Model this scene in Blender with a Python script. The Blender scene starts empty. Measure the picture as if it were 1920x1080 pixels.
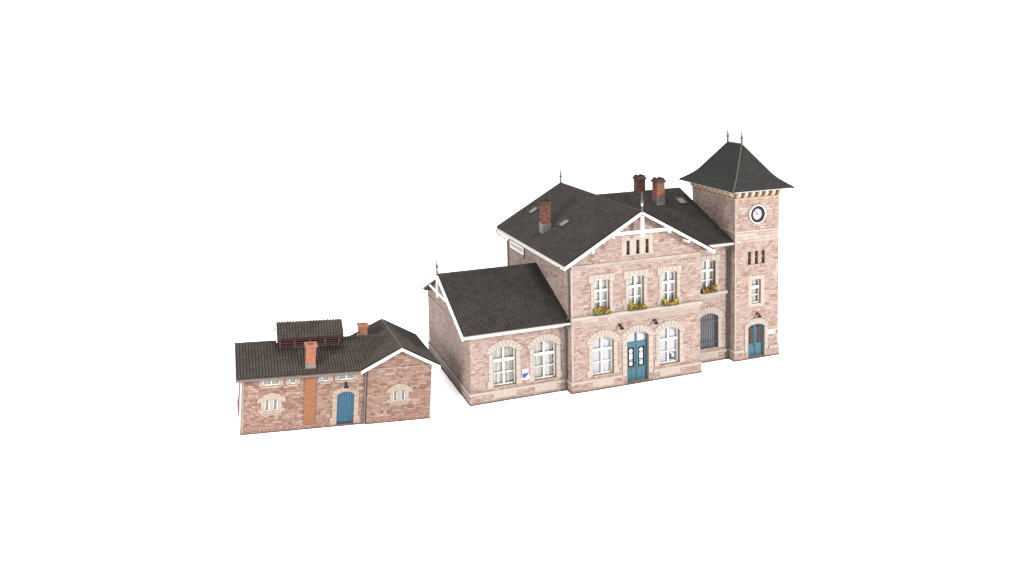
import bpy, bmesh, math, random
from mathutils import Vector, Matrix
from mathutils.geometry import tessellate_polygon
random.seed(7)
C = bpy.context.scene.collection
sc = bpy.context.scene

# ------------------------------------------------------------------ materials
def new_mat(name):
    m = bpy.data.materials.new(name); m.use_nodes = True
    nt = m.node_tree; b = nt.nodes['Principled BSDF']
    return m, nt, b

def N(nt, typ, **kw):
    n = nt.nodes.new(typ)
    for k, v in kw.items(): setattr(n, k, v)
    return n

def plain(name, col, rough=.55, var=.12, scale=3., spec=.3, metal=0.):
    m, nt, b = new_mat(name)
    tc = N(nt, 'ShaderNodeTexCoord'); no = N(nt, 'ShaderNodeTexNoise')
    no.inputs['Scale'].default_value = scale; no.inputs['Detail'].default_value = 6
    nt.links.new(tc.outputs['Object'], no.inputs['Vector'])
    rp = N(nt, 'ShaderNodeValToRGB')
    rp.color_ramp.elements[0].position = .3; rp.color_ramp.elements[1].position = .7
    rp.color_ramp.elements[0].color = (*[c*(1-var) for c in col], 1)
    rp.color_ramp.elements[1].color = (*[min(1, c*(1+var)) for c in col], 1)
    nt.links.new(no.outputs['Fac'], rp.inputs['Fac'])
    nt.links.new(rp.outputs['Color'], b.inputs['Base Color'])
    b.inputs['Roughness'].default_value = rough
    b.inputs['Specular IOR Level'].default_value = spec
    b.inputs['Metallic'].default_value = metal
    return m

def math_node(nt, op, a, bv):
    n = N(nt, 'ShaderNodeMath', operation=op)
    for i, x in enumerate((a, bv)):
        if x is None: continue
        if isinstance(x, (int, float)): n.inputs[i].default_value = x
        else: nt.links.new(x, n.inputs[i])
    return n.outputs[0]

def stone(name, pal, mortar, rows=.25, width=.62, patch=None, foot=None, coarse=True):
    """coursed sandstone: per-stone random colour out of a palette, in two course heights"""
    m, nt, b = new_mat(name); L = nt.links.new
    uv = N(nt, 'ShaderNodeUVMap')
    wob = N(nt, 'ShaderNodeTexNoise'); wob.inputs['Scale'].default_value = 2.2; wob.inputs['Detail'].default_value = 3
    L(uv.outputs['UV'], wob.inputs['Vector'])
    sub = N(nt, 'ShaderNodeVectorMath', operation='SUBTRACT'); sub.inputs[1].default_value = (.5, .5, .5)
    L(wob.outputs['Color'], sub.inputs[0])
    scl = N(nt, 'ShaderNodeVectorMath', operation='SCALE'); scl.inputs['Scale'].default_value = .09
    L(sub.outputs[0], scl.inputs[0])
    add = N(nt, 'ShaderNodeVectorMath', operation='ADD'); L(uv.outputs['UV'], add.inputs[0]); L(scl.outputs[0], add.inputs[1])
    def brick(w, h, off, sq):
        br = N(nt, 'ShaderNodeTexBrick'); br.offset = off; br.squash = sq; br.squash_frequency = 3; br.offset_frequency = 2
        br.inputs['Color1'].default_value = (0, 0, 0, 1); br.inputs['Color2'].default_value = (1, 1, 1, 1)
        br.inputs['Mortar'].default_value = (.5, .5, .5, 1)
        br.inputs['Scale'].default_value = 1; br.inputs['Mortar Size'].default_value = .014
        br.inputs['Mortar Smooth'].default_value = .4; br.inputs['Bias'].default_value = 0
        br.inputs['Brick Width'].default_value = w; br.inputs['Row Height'].default_value = h
        L(add.outputs[0], br.inputs['Vector']); return br
    b1 = brick(width, rows, .5, .72); b2 = brick(width*1.55, rows*1.5, .37, 1.35)
    sel = N(nt, 'ShaderNodeTexNoise'); sel.inputs['Scale'].default_value = .8; sel.inputs['Detail'].default_value = 1
    L(uv.outputs['UV'], sel.inputs['Vector'])
    s = math_node(nt, 'GREATER_THAN', sel.outputs['Fac'], .55 if coarse else 2.)
    mx = N(nt, 'ShaderNodeMix', data_type='RGBA'); L(s, mx.inputs['Factor']); L(b1.outputs['Color'], mx.inputs['A']); L(b2.outputs['Color'], mx.inputs['B'])
    fx = N(nt, 'ShaderNodeMix', data_type='FLOAT'); L(s, fx.inputs['Factor']); L(b1.outputs['Fac'], fx.inputs['A']); L(b2.outputs['Fac'], fx.inputs['B'])
    # mottling inside the stones and drift between courses
    n1 = N(nt, 'ShaderNodeTexNoise'); n1.inputs['Scale'].default_value = 6.5; n1.inputs['Detail'].default_value = 8; n1.inputs['Roughness'].default_value = .7
    mp = N(nt, 'ShaderNodeMapping'); mp.inputs['Scale'].default_value = (.6, 1.6, 1); L(uv.outputs['UV'], mp.inputs['Vector']); L(mp.outputs[0], n1.inputs['Vector'])
    v = math_node(nt, 'MULTIPLY_ADD', n1.outputs['Fac'], .9); nt.nodes[-1].inputs[2].default_value = -.45
    v = math_node(nt, 'ADD', v, mx.outputs['Result'])
    rp = N(nt, 'ShaderNodeValToRGB'); cr = rp.color_ramp
    while len(cr.elements) < len(pal): cr.elements.new(.5)
    for i, c in enumerate(pal):
        cr.elements[i].position = i/(len(pal)-1); cr.elements[i].color = (*c, 1)
    L(v, rp.inputs['Fac'])
    col = rp.outputs['Color']
    if patch:
        n2 = N(nt, 'ShaderNodeTexNoise'); n2.inputs['Scale'].default_value = .9; n2.inputs['Detail'].default_value = 5
        L(uv.outputs['UV'], n2.inputs['Vector'])
        r2 = N(nt, 'ShaderNodeValToRGB'); r2.color_ramp.elements[0].position = .42; r2.color_ramp.elements[1].position = .66
        L(n2.outputs['Fac'], r2.inputs['Fac'])
        f = math_node(nt, 'MULTIPLY', r2.outputs['Color'], .55)
        p = N(nt, 'ShaderNodeMix', data_type='RGBA'); L(f, p.inputs['Factor']); L(col, p.inputs['A']); p.inputs['B'].default_value = (*patch, 1)
        col = p.outputs['Result']
    if foot:
        sp = N(nt, 'ShaderNodeSeparateXYZ'); L(uv.outputs['UV'], sp.inputs[0])
        n3 = N(nt, 'ShaderNodeTexNoise'); n3.inputs['Scale'].default_value = 2.5; n3.inputs['Detail'].default_value = 4; L(uv.outputs['UV'], n3.inputs['Vector'])
        h = math_node(nt, 'MULTIPLY_ADD', n3.outputs['Fac'], -.9); nt.nodes[-1].inputs[2].default_value = .95
        k = math_node(nt, 'LESS_THAN', sp.outputs['Y'], h)
        k = math_node(nt, 'MULTIPLY', k, .75)
        n4 = N(nt, 'ShaderNodeTexNoise'); n4.inputs['Scale'].default_value = 11; L(uv.outputs['UV'], n4.inputs['Vector'])
        r4 = N(nt, 'ShaderNodeValToRGB'); r4.color_ramp.elements[0].position = .45; r4.color_ramp.elements[1].position = .62
        r4.color_ramp.elements[0].color = (*foot, 1); r4.color_ramp.elements[1].color = (.2, .135, .115, 1); L(n4.outputs['Fac'], r4.inputs['Fac'])
        p = N(nt, 'ShaderNodeMix', data_type='RGBA'); L(k, p.inputs['Factor']); L(col, p.inputs['A']); L(r4.outputs['Color'], p.inputs['B'])
        col = p.outputs['Result']
    mm = N(nt, 'ShaderNodeMix', data_type='RGBA'); L(math_node(nt, 'MULTIPLY', fx.outputs['Result'], .8), mm.inputs['Factor']); L(col, mm.inputs['A']); mm.inputs['B'].default_value = (*mortar, 1)
    L(mm.outputs['Result'], b.inputs['Base Color'])
    bu = N(nt, 'ShaderNodeBump'); bu.inputs['Strength'].default_value = .8; bu.inputs['Distance'].default_value = .03
    hh = math_node(nt, 'MULTIPLY_ADD', fx.outputs['Result'], -1.); nt.links.new(n1.outputs['Fac'], nt.nodes[-1].inputs[2])
    L(hh, bu.inputs['Height']); L(bu.outputs['Normal'], b.inputs['Normal'])
    b.inputs['Roughness'].default_value = .85; b.inputs['Specular IOR Level'].default_value = .2
    return m

def tile_mat(name, a, bcol, moss, rough=.7):
    """roof covering: UV counts tiles, so every tile gets a tone of its own"""
    m, nt, b = new_mat(name); L = nt.links.new
    uv = N(nt, 'ShaderNodeUVMap')
    fl = N(nt, 'ShaderNodeVectorMath', operation='FLOOR'); L(uv.outputs['UV'], fl.inputs[0])
    wn = N(nt, 'ShaderNodeTexWhiteNoise', noise_dimensions='2D'); L(fl.outputs[0], wn.inputs['Vector'])
    rp = N(nt, 'ShaderNodeMix', data_type='RGBA'); L(wn.outputs['Value'], rp.inputs['Factor'])
    rp.inputs['A'].default_value = (*a, 1); rp.inputs['B'].default_value = (*bcol, 1)
    tc = N(nt, 'ShaderNodeTexCoord')
    no = N(nt, 'ShaderNodeTexNoise'); no.inputs['Scale'].default_value = .55; no.inputs['Detail'].default_value = 7; no.inputs['Roughness'].default_value = .65
    L(tc.outputs['Object'], no.inputs['Vector'])
    r2 = N(nt, 'ShaderNodeValToRGB'); r2.color_ramp.elements[0].position = .48; r2.color_ramp.elements[1].position = .72
    L(no.outputs['Fac'], r2.inputs['Fac'])
    f = math_node(nt, 'MULTIPLY', r2.outputs['Color'], .6)
    p = N(nt, 'ShaderNodeMix', data_type='RGBA'); L(f, p.inputs['Factor']); L(rp.outputs['Result'], p.inputs['A']); p.inputs['B'].default_value = (*moss, 1)
    L(p.outputs['Result'], b.inputs['Base Color'])
    b.inputs['Roughness'].default_value = .85; b.inputs['Specular IOR Level'].default_value = .12
    return m

def slate_mat(name, a, bcol):
    m, nt, b = new_mat(name); L = nt.links.new
    uv = N(nt, 'ShaderNodeUVMap')
    br = N(nt, 'ShaderNodeTexBrick'); br.offset = .5
    br.inputs['Color1'].default_value = (*a, 1); br.inputs['Color2'].default_value = (*bcol, 1); br.inputs['Mortar'].default_value = (.006, .006, .006, 1)
    br.inputs['Scale'].default_value = 1; br.inputs['Mortar Size'].default_value = .018; br.inputs['Mortar Smooth'].default_value = .3
    br.inputs['Brick Width'].default_value = .3; br.inputs['Row Height'].default_value = .24
    L(uv.outputs['UV'], br.inputs['Vector']); L(br.outputs['Color'], b.inputs['Base Color'])
    bu = N(nt, 'ShaderNodeBump'); bu.inputs['Strength'].default_value = .7; bu.inputs['Distance'].default_value = .03; bu.invert = True
    L(br.outputs['Fac'], bu.inputs['Height']); L(bu.outputs['Normal'], b.inputs['Normal'])
    b.inputs['Roughness'].default_value = .8; b.inputs['Specular IOR Level'].default_value = .12
    return m

def glass_mat(name):
    m = bpy.data.materials.new(name); m.use_nodes = True; nt = m.node_tree; nt.nodes.clear()
    o = N(nt, 'ShaderNodeOutputMaterial'); t = N(nt, 'ShaderNodeBsdfTransparent'); g = N(nt, 'ShaderNodeBsdfGlossy'); mx = N(nt, 'ShaderNodeMixShader')
    t.inputs[0].default_value = (.95, .95, .95, 1); g.inputs['Roughness'].default_value = .08
    fr = N(nt, 'ShaderNodeFresnel'); fr.inputs[0].default_value = 1.4
    nt.links.new(fr.outputs[0], mx.inputs[0]); nt.links.new(t.outputs[0], mx.inputs[1]); nt.links.new(g.outputs[0], mx.inputs[2]); nt.links.new(mx.outputs[0], o.inputs[0])
    return m

def curtain_mat(name, light, dark, freq):
    m, nt, b = new_mat(name); L = nt.links.new
    tc = N(nt, 'ShaderNodeTexCoord'); mp = N(nt, 'ShaderNodeMapping'); mp.inputs['Scale'].default_value = (freq, .3, .12)
    no = N(nt, 'ShaderNodeTexNoise'); no.inputs['Scale'].default_value = 1.; no.inputs['Detail'].default_value = 3
    L(tc.outputs['Object'], mp.inputs['Vector']); L(mp.outputs[0], no.inputs['Vector'])
    rp = N(nt, 'ShaderNodeValToRGB'); rp.color_ramp.elements[0].position = .38; rp.color_ramp.elements[1].position = .6
    rp.color_ramp.elements[0].color = (*dark, 1); rp.color_ramp.elements[1].color = (*light, 1)
    L(no.outputs['Fac'], rp.inputs['Fac']); L(rp.outputs['Color'], b.inputs['Base Color']); b.inputs['Roughness'].default_value = .9
    return m

M = {}
M['stone'] = stone('pink_sandstone', [(.108,.06,.049), (.15,.095,.08), (.172,.12,.103), (.188,.141,.123), (.2,.163,.144)], (.115,.083,.072), rows=.15, width=.33, patch=(.186,.153,.136))
M['stone_tower'] = M['stone']
M['stone_pale'] = stone('pale_dressed_courses', [(.155,.117,.102), (.178,.142,.126), (.198,.166,.149)], (.15,.118,.104), rows=.3, width=.8, coarse=False)
M['stone_shed'] = stone('brown_sandstone', [(.064,.026,.018), (.093,.046,.034), (.112,.064,.049), (.128,.083,.066), (.152,.113,.094)], (.085,.052,.042), rows=.16, width=.38, patch=(.122,.08,.062), foot=(.085,.03,.026))
M['brick_chimney'] = stone('sooty_chimney_brick', [(.04,.016,.011), (.075,.028,.018), (.115,.045,.028)], (.06,.032,.025), rows=.13, width=.33, coarse=False)
M['brick_orange'] = stone('orange_brick', [(.105,.04,.019), (.125,.049,.023), (.135,.056,.028)], (.1,.045,.026), rows=.1, width=.28, coarse=False)
M['brick_warm'] = stone('warm_chimney_brick', [(.07,.027,.017), (.115,.045,.027), (.15,.065,.04)], (.09,.05,.038), rows=.13, width=.33, coarse=False)
M['brick_red'] = stone('red_chimney_brick', [(.1,.035,.02), (.135,.05,.029), (.155,.065,.04)], (.15,.072,.048), rows=.12, width=.3, coarse=False)
M['cream'] = plain('cream_dressed_stone', (.185,.156,.136), .85, .1, 5.)
M['cream_shed'] = plain('tan_dressed_stone', (.142,.108,.087), .85, .14, 4.)
M['tan'] = plain('tan_cornice_stone', (.215,.135,.088), .8, .1, 5.)
M['white'] = plain('white_painted_wood', (.38,.37,.355), .5, .03, 4.)
M['gutter'] = plain('pale_zinc', (.23,.215,.2), .5, .1, 3.)
M['pipe'] = plain('dark_zinc_pipe', (.05,.04,.036), .5, .2, 4.)
M['lead'] = plain('grey_lead', (.075,.071,.068), .5, .1, 4.)
M['dark_lead'] = plain('dark_lead', (.02,.019,.018), .7, .15, 4., .12)
M['iron'] = plain('black_iron', (.009,.0075,.007), .6, .1, 6., .08)
M['finial'] = plain('grey_finial_metal', (.035,.034,.034), .5, .1, 6.)
M['bar'] = plain('slate_grey_bars', (.03,.032,.042), .5, .1, 6.)
M['base'] = plain('brown_base_board', (.055,.03,.024), .8, .3, 2.)
M['roof'] = tile_mat('dark_roof_tiles', (.014,.0115,.0106), (.0215,.018,.0165), (.028,.0245,.021))
M['roof_shed'] = tile_mat('brown_roof_tiles', (.0165,.0128,.0112), (.025,.0198,.0172), (.034,.0285,.0235))
M['slate'] = slate_mat('dark_slate', (.0075,.0075,.0072), (.0125,.0122,.0115))
M['ridge'] = plain('dark_ridge_tile', (.02,.016,.0145), .85, .2, 3., .1)
M['hip'] = plain('weathered_hip_lead', (.036,.034,.03), .8, .2, 3., .1)
M['under'] = plain('dark_soffit_wood', (.06,.042,.034), .8, .2, 3.)
M['blue'] = plain('blue_door_paint', (.016,.056,.08), .45, .15, 5.)
M['blue_bright'] = plain('bright_blue_door_paint', (.004,.034,.06), .45, .2, 5.)
M['blue_dark'] = plain('dark_blue_paint', (.008,.04,.06), .5, .15, 5.)
M['maroon'] = plain('maroon_timber', (.03,.011,.01), .7, .25, 4.)
M['glass'] = glass_mat('window_glass')
M['curtain'] = curtain_mat('cream_curtain', (.46,.45,.42), (.27,.265,.235), 9.)
M['curtain_white'] = curtain_mat('white_net_curtain', (.56,.56,.55), (.38,.38,.36), 7.)
M['frosted'] = plain('pale_frosted_pane', (.2,.197,.215), .25, .04, 1.5, .5)
M['grey_pane'] = plain('grey_pane', (.09,.09,.102), .3, .2, 2., .5)
M['slit'] = plain('brown_slit_pane', (.07,.045,.032), .4, .3, 3.)
M['dark_pane'] = plain('dim_pane', (.085,.09,.09), .2, .3, 3., .5)
M['dial'] = plain('clock_dial', (.25,.25,.28), .4, .03, 3.)
M['leaf'] = plain('yellow_green_leaves', (.12,.13,.012), .6, .5, 9.)
M['leaf_shade'] = plain('shade_green_leaves', (.03,.045,.01), .6, .4, 9.)
M['red_flower'] = plain('rust_red_petals', (.13,.026,.01), .6, .5, 9.)
M['yellow_flower'] = plain('yellow_petals', (.36,.21,.014), .6, .35, 9.)
M['trough'] = plain('dark_trough', (.035,.03,.018), .7, .2, 5.)
M['sign_white'] = plain('white_sign_enamel', (.44,.43,.43), .4, .03, 3.)
M['sign_grey'] = plain('faded_blue_grey_ink', (.2,.21,.24), .5, .1, 3.)
M['sign_navy'] = plain('navy_print', (.02,.025,.13), .5, .1, 3.)
M['sign_sky'] = plain('sky_blue_print', (.25,.36,.44), .5, .05, 3.)
M['sign_pink'] = plain('pink_print', (.42,.11,.17), .5, .05, 3.)
M['sign_ink'] = plain('dark_ink', (.02,.022,.03), .5, .1, 3.)
M['warm_pane'] = plain('warm_cream_pane', (.17,.13,.1), .5, .15, 4.)
M['sky_pane'] = plain('dusty_skylight_pane', (.07,.067,.064), .4, .3, 2., .3)
M['frieze'] = plain('brown_frieze_stone', (.12,.066,.04), .8, .12, 5.)
M['corbel'] = plain('pale_corbel_stone', (.26,.2,.155), .8, .08, 5.)
M['soot'] = plain('sooty_chimney_cap', (.035,.024,.019), .85, .3, 5., .1)
M['raw'] = plain('brown_core_and_shade_tone', (.1,.07,.05), .8, .15, 5.)  # brown wall core, with the recess shade put into its tone
M['ground'] = plain('white_ground', (.93,.93,.93), .9, .0, 1., .0)

# ------------------------------------------------------------------ mesh builder
class MB:
    def __init__(s): s.v = []; s.f = []; s.uv = []; s.smooth = False
    def face(s, idx, uv=None): s.f.append(tuple(idx)); s.uv.append(uv)
    def add(s, pts):
        o = len(s.v); s.v += [Vector(p) for p in pts]; return o
    def box(s, a, b):
        x0,y0,z0 = a; x1,y1,z1 = b
        o = s.add([(x0,y0,z0),(x1,y0,z0),(x1,y1,z0),(x0,y1,z0),(x0,y0,z1),(x1,y0,z1),(x1,y1,z1),(x0,y1,z1)])
        for q in ((0,3,2,1),(4,5,6,7),(0,1,5,4),(1,2,6,5),(2,3,7,6),(3,0,4,7)): s.face([o+i for i in q])
        return s
    def prism(s, T, outer, d0, d1, holes=()):
        """outline (u,v) with holes, extruded from depth d0 to d1 through T(u,d,v)"""
        loops = [list(outer)] + [list(h) for h in holes]
        tris = tessellate_polygon([[Vector((p[0], p[1], 0)) for p in l] for l in loops])
        flat = [p for l in loops for p in l]; n = len(flat)
        o = s.add([T(p[0], d0, p[1]) for p in flat]); s.add([T(p[0], d1, p[1]) for p in flat])
        for t in tris:
            s.face([o+i for i in t]); s.face([o+n+i for i in reversed(t)])
        k = 0
        for l in loops:
            m = len(l)
            for i in range(m):
                a, b = k+i, k+(i+1) % m
                s.face((o+a, o+b, o+n+b, o+n+a))
            k += m
        return s
    def tube(s, pts, r, n=8, r2=None, cap=True):
        pts = [Vector(p) for p in pts]; rings = []
        for i, p in enumerate(pts):
            t = (pts[min(i+1, len(pts)-1)] - pts[max(i-1, 0)]).normalized()
            a = t.cross(Vector((0,0,1)) if abs(t.z) < .9 else Vector((1,0,0))).normalized(); b = t.cross(a)
            rr = r if r2 is None else r + (r2-r)*i/(len(pts)-1)
            rings.append(s.add([p + a*rr*math.cos(2*math.pi*k/n) + b*rr*math.sin(2*math.pi*k/n) for k in range(n)]))
        for i in range(len(rings)-1):
            for k in range(n):
                s.face((rings[i]+k, rings[i]+(k+1) % n, rings[i+1]+(k+1) % n, rings[i+1]+k))
        if cap:
            s.face([rings[0]+k for k in range(n)]); s.face([rings[-1]+k for k in range(n)])
        return s
    def lathe(s, c, prof, n=12):
        c = Vector(c); rings = []
        for r, z in prof: rings.append(s.add([c + Vector((r*math.cos(2*math.pi*k/n), r*math.sin(2*math.pi*k/n), z)) for k in range(n)]))
        for i in range(len(rings)-1):
            for k in range(n): s.face((rings[i]+k, rings[i]+(k+1) % n, rings[i+1]+(k+1) % n, rings[i+1]+k))
        s.face([rings[0]+k for k in range(n)]); s.face([rings[-1]+k for k in range(n)])
        return s
    def slab(s, A, B, Cc, th):
        """parallelogram A, B, C(above A) with thickness below"""
        A, B, Cc = Vector(A), Vector(B), Vector(Cc); D = B + Cc - A
        n = (B-A).cross(Cc-A).normalized()
        if n.z < 0: n = -n
        o = s.add([A, B, D, Cc, A-n*th, B-n*th, D-n*th, Cc-n*th])
        for q in ((0,1,2,3),(7,6,5,4),(0,4,5,1),(1,5,6,2),(2,6,7,3),(3,7,4,0)): s.face([o+i for i in q])
        return s
    def tiles(s, A, B, Cc, cw=.22, rh=.36, amp=.12, step=.03, seg=6):
        """pantiles in relief over the parallelogram A (eave), B (eave end), C (ridge above A)"""
        A, B, Cc = Vector(A), Vector(B), Vector(Cc); U = B-A; V = Cc-A
        n = U.cross(V).normalized()
        if n.z < 0: n = -n
        nc = max(1, round(U.length/cw)); nr = max(1, round(V.length/rh))
        lines = []
        for r in range(nr): lines += [(r/nr, step, r+.02), ((r+1)/nr, 0., r+.98)]
        o = len(s.v); w = nc*seg+1
        for (t, h, _) in lines:
            for i in range(w):
                ph = (i % seg)/seg
                z = amp*abs(math.cos(math.pi*ph))
                s.v.append(A + U*(i/(w-1)) + V*t + n*(h+z))
        for j in range(len(lines)-1):
            for i in range(w-1):
                a = o+j*w+i; u0, u1 = (i+.02)/seg+.5, (i+.98)/seg+.5
                s.face((a, a+1, a+w+1, a+w), [(u0, lines[j][2]), (u1, lines[j][2]), (u1, lines[j+1][2]), (u0, lines[j+1][2])])
        return s
    def build(s, name, mat, parent=None, smooth=False, recalc=True):
        me = bpy.data.meshes.new(name); me.from_pydata([tuple(v) for v in s.v], [], s.f)
        uvl = me.uv_layers.new(name='UVMap')
        for p, uv in zip(me.polygons, s.uv):
            nrm = p.normal
            for k, li in enumerate(p.loop_indices):
                if uv: uvl.data[li].uv = uv[k]
                else:
                    co = me.vertices[me.loops[li].vertex_index].co
                    if abs(nrm.x) >= abs(nrm.y) and abs(nrm.x) >= abs(nrm.z)*.8: uvl.data[li].uv = (co.y+17.3, co.z)
                    elif abs(nrm.y) >= abs(nrm.z)*.8: uvl.data[li].uv = (co.x, co.z)
                    else: uvl.data[li].uv = (co.x, co.y)
        if recalc:
            bm = bmesh.new(); bm.from_mesh(me); bmesh.ops.recalc_face_normals(bm, faces=bm.faces); bm.to_mesh(me); bm.free()
        if smooth:
            for p in me.polygons: p.use_smooth = True
        me.materials.append(mat)
        ob = bpy.data.objects.new(name, me); C.objects.link(ob)
        if parent: ob.parent = parent
        return ob

def empty(name, label=None, cat=None, group=None, loc=(0,0,0), parent=None):
    o = bpy.data.objects.new(name, None); C.objects.link(o); o.location = loc; o.empty_display_size = .3
    if label: o['label'] = label
    if cat: o['category'] = cat
    if group: o['group'] = group
    if parent: o.parent = parent
    return o

def front(Y): return lambda u, d, v: (u, Y+d, v)
def left(X):  return lambda u, d, v: (X+d, u, v)
def right(X): return lambda u, d, v: (X-d, u, v)
def back(Y):  return lambda u, d, v: (u, Y-d, v)

def circ(hw, rise): return (hw*hw+rise*rise)/(2*rise)
def arch(cx, hw, zb, zs, zt, n=12):
    if zt-zs < .01: return [(cx-hw,zb),(cx+hw,zb),(cx+hw,zs),(cx-hw,zs)]
    R = circ(hw, zt-zs); zc = zt-R; a = math.asin(hw/R)
    p = [(cx-hw, zb), (cx+hw, zb)]
    for i in range(n+1):
        t = a - 2*a*i/n
        p.append((cx+R*math.sin(t), zc+R*math.cos(t)))
    return p
def rect(x0, z0, x1, z1): return [(x0,z0),(x1,z0),(x1,z1),(x0,z1)]

def lights(cx, hw, zb, zs, zt, st, mull, bars, top=None):
    """outlines of the glass openings between frame, mullion and bars"""
    top = top or st
    arc = zt-zs > .01
    if arc: R = circ(hw, zt-zs); zc = zt-R
    xs = [(cx-hw+st, cx+hw-st)] if not mull else [(cx-hw+st, cx-mull/2), (cx+mull/2, cx+hw-st)]
    zz = [zb+st]
    for z, t in bars: zz += [z-t/2, z+t/2]
    out = []
    for x0, x1 in xs:
        k = 0
        while k < len(zz):
            z0 = zz[k]
            if k+1 < len(zz): out.append(rect(x0, z0, x1, zz[k+1]))
            else:
                if arc:
                    p = [(x0, z0), (x1, z0)]
                    for i in range(9):
                        x = x1+(x0-x1)*i/8; p.append((x, zc+math.sqrt(max(.001, (R-top)**2-(x-cx)**2))))
                    out.append(p)
                else: out.append(rect(x0, z0, x1, zs-top))
            k += 2
    return out

def stones_surround(T, cx, hw, zb, zs, zt, ear, otop, jamb, nv=9, proud=.05, foot=True, gap=.03, earz=.2, door=False):
    """arched dressed-stone surround: voussoirs, springers, jamb blocks"""
    mb = MB(); d0, d1 = -proud, -.002
    R = circ(hw, zt-zs); zc = zt-R; a = math.asin(hw/R)
    oz = zs+earz; Ro = circ(ear, otop-oz); oc = otop-Ro; ao = math.asin(ear/Ro)
    def pin(t): return (cx+R*math.sin(a*t), zc+R*math.cos(a*t))
    def pout(t): return (cx+Ro*math.sin(ao*t), oc+Ro*math.cos(ao*t))
    for i in range(nv):
        t0 = -1+2*i/nv+gap*.35; t1 = -1+2*(i+1)/nv-gap*.35; tm = (t0+t1)/2
        mb.prism(T, [pin(t0), pin(tm), pin(t1), pout(t1), pout(tm), pout(t0)], d0, d1)
    for sg in (-1, 1):
        q = [(cx+sg*hw, zs-.12), (cx+sg*hw, zs-.01), (cx+sg*ear, oz-.02), (cx+sg*ear, zs-.12)]
        mb.prism(T, q, d0, d1)
        z = zb; i = 0
        while z < zs-.14-.05:
            z2 = min(z+.55, zs-.14); jw = jamb+(.14 if (foot and i == 0) else 0)
            xa, xb = sorted((cx+sg*hw, cx+sg*(hw+jw)))
            mb.prism(T, rect(xa, z, xb, z2-gap*.7), d0, d1); z = z2; i += 1
    return mb

def label_surround(T, cx, hw, zb, zs, zt, ohw, otop, jamb, proud=.05, gap=.03):
    mb = MB(); d0, d1 = -proud, -.002
    R = circ(hw, zt-zs); zc = zt-R; n = 5
    xs = [-ohw+2*ohw*i/n for i in range(n+1)]
    for i in range(n):
        x0, x1 = xs[i]+gap/2, xs[i+1]-gap/2
        def low(x): return zs-.1 if abs(x) >= hw else zc+math.sqrt(R*R-x*x)
        pts = []
        k = 8; lo = []
        brk = sorted(set([x0+(x1-x0)*j/k for j in range(k+1)] + [h for h in (-hw, hw) if x0 < h < x1]))
        for x in brk:
            if abs(abs(x)-hw) < 1e-6:
                lo += [(x, zs-.1), (x, zs)] if x < 0 else [(x, zs), (x, zs-.1)]
            else: lo.append((x, low(x)))
        pts = [(cx+x, z) for x, z in lo] + [(cx+x1, otop), (cx+x0, otop)]
        mb.prism(T, pts, d0, d1)
    for sg in (-1, 1):
        z = zb; i = 0
        while z < zs-.12-.05:
            z2 = min(z+.52, zs-.12); jw = jamb+(.13 if i == 0 else .0)
            xa, xb = sorted((cx+sg*hw, cx+sg*(hw+jw)))
            mb.prism(T, rect(xa, z, xb, z2-gap*.7), d0, d1); z = z2; i += 1
    return mb

def window(parent, Y, cx, hw, zb, zs, zt, bars, st=.09, mull=.13, glaze='curtain', surround=None, top=None, depth=.27, cm='cream', wm='white', proudbar=True):
    gap = .15
    T = front(Y)
    out = arch(cx, hw+.02, zb-.02, zs, zt+.02)
    hs = lights(cx, hw, zb, zs, zt, st, mull, bars, top)
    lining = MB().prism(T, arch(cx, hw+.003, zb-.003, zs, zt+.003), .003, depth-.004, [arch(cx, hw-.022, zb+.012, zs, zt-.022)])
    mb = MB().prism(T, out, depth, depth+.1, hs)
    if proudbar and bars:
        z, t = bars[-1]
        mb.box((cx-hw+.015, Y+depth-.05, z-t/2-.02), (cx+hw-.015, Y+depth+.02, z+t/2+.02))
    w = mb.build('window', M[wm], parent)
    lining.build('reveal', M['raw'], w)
    if glaze in ('curtain', 'curtain_white'):
        MB().prism(T, arch(cx, hw+.1, zb-.1, zs, zt+.1), depth+gap, depth+gap+.01).build('pane', M['glass'], w)
        cu = MB(); n = 44
        for x0, x1 in ((cx-hw-.08, cx-.02), (cx+.02, cx+hw+.08)):
            o = len(cu.v)
            for j in range(n+1):
                x = x0+(x1-x0)*j/n; yy = Y+depth+gap+.07+.035*math.sin(j*1.25)
                cu.v += [Vector((x, yy, zb-.05)), Vector((x, yy, zt+.05))]
            for j in range(n): cu.face((o+2*j, o+2*j+2, o+2*j+3, o+2*j+1))
        cu.build('curtain', M[glaze], w, recalc=False)
    else:
        MB().prism(T, arch(cx, hw+.1, zb-.1, zs, zt+.1), depth+gap, depth+gap+.02).build('pane', M[glaze], w)
    if surround: surround.build('surround', M[cm], w)
    return w

# ------------------------------------------------------------------ station dimensions
W = 12.; Dh = 14.49; OE = .82; OF = .74; OB = .81; ZE = 10.74; ZR = 14.55
YW = .917; LW = 8.32; DW = 12.77; OG = .73; OWE = .64; ZEW = 5.89; ZRW = 8.94
YS = 1.787; XS = 16.187; YRS = 9.842; ZRS = 14.093; OES = .554; ZES = 10.681; YSB = 17.9
YT = .949; WT = 4.582; DT = 6.666; HT = 14.46; OT = .843; ZET = 15.31; ZRT = 18.944; RA = 1.048
X1 = XS+WT; YB = YT+DT; TH = .42
ZP = .936

station = empty('station_building', 'two-storey pink sandstone model railway station with low side wing, gabled hall and square clock tower', 'railway station', loc=(0,0,0))

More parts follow.
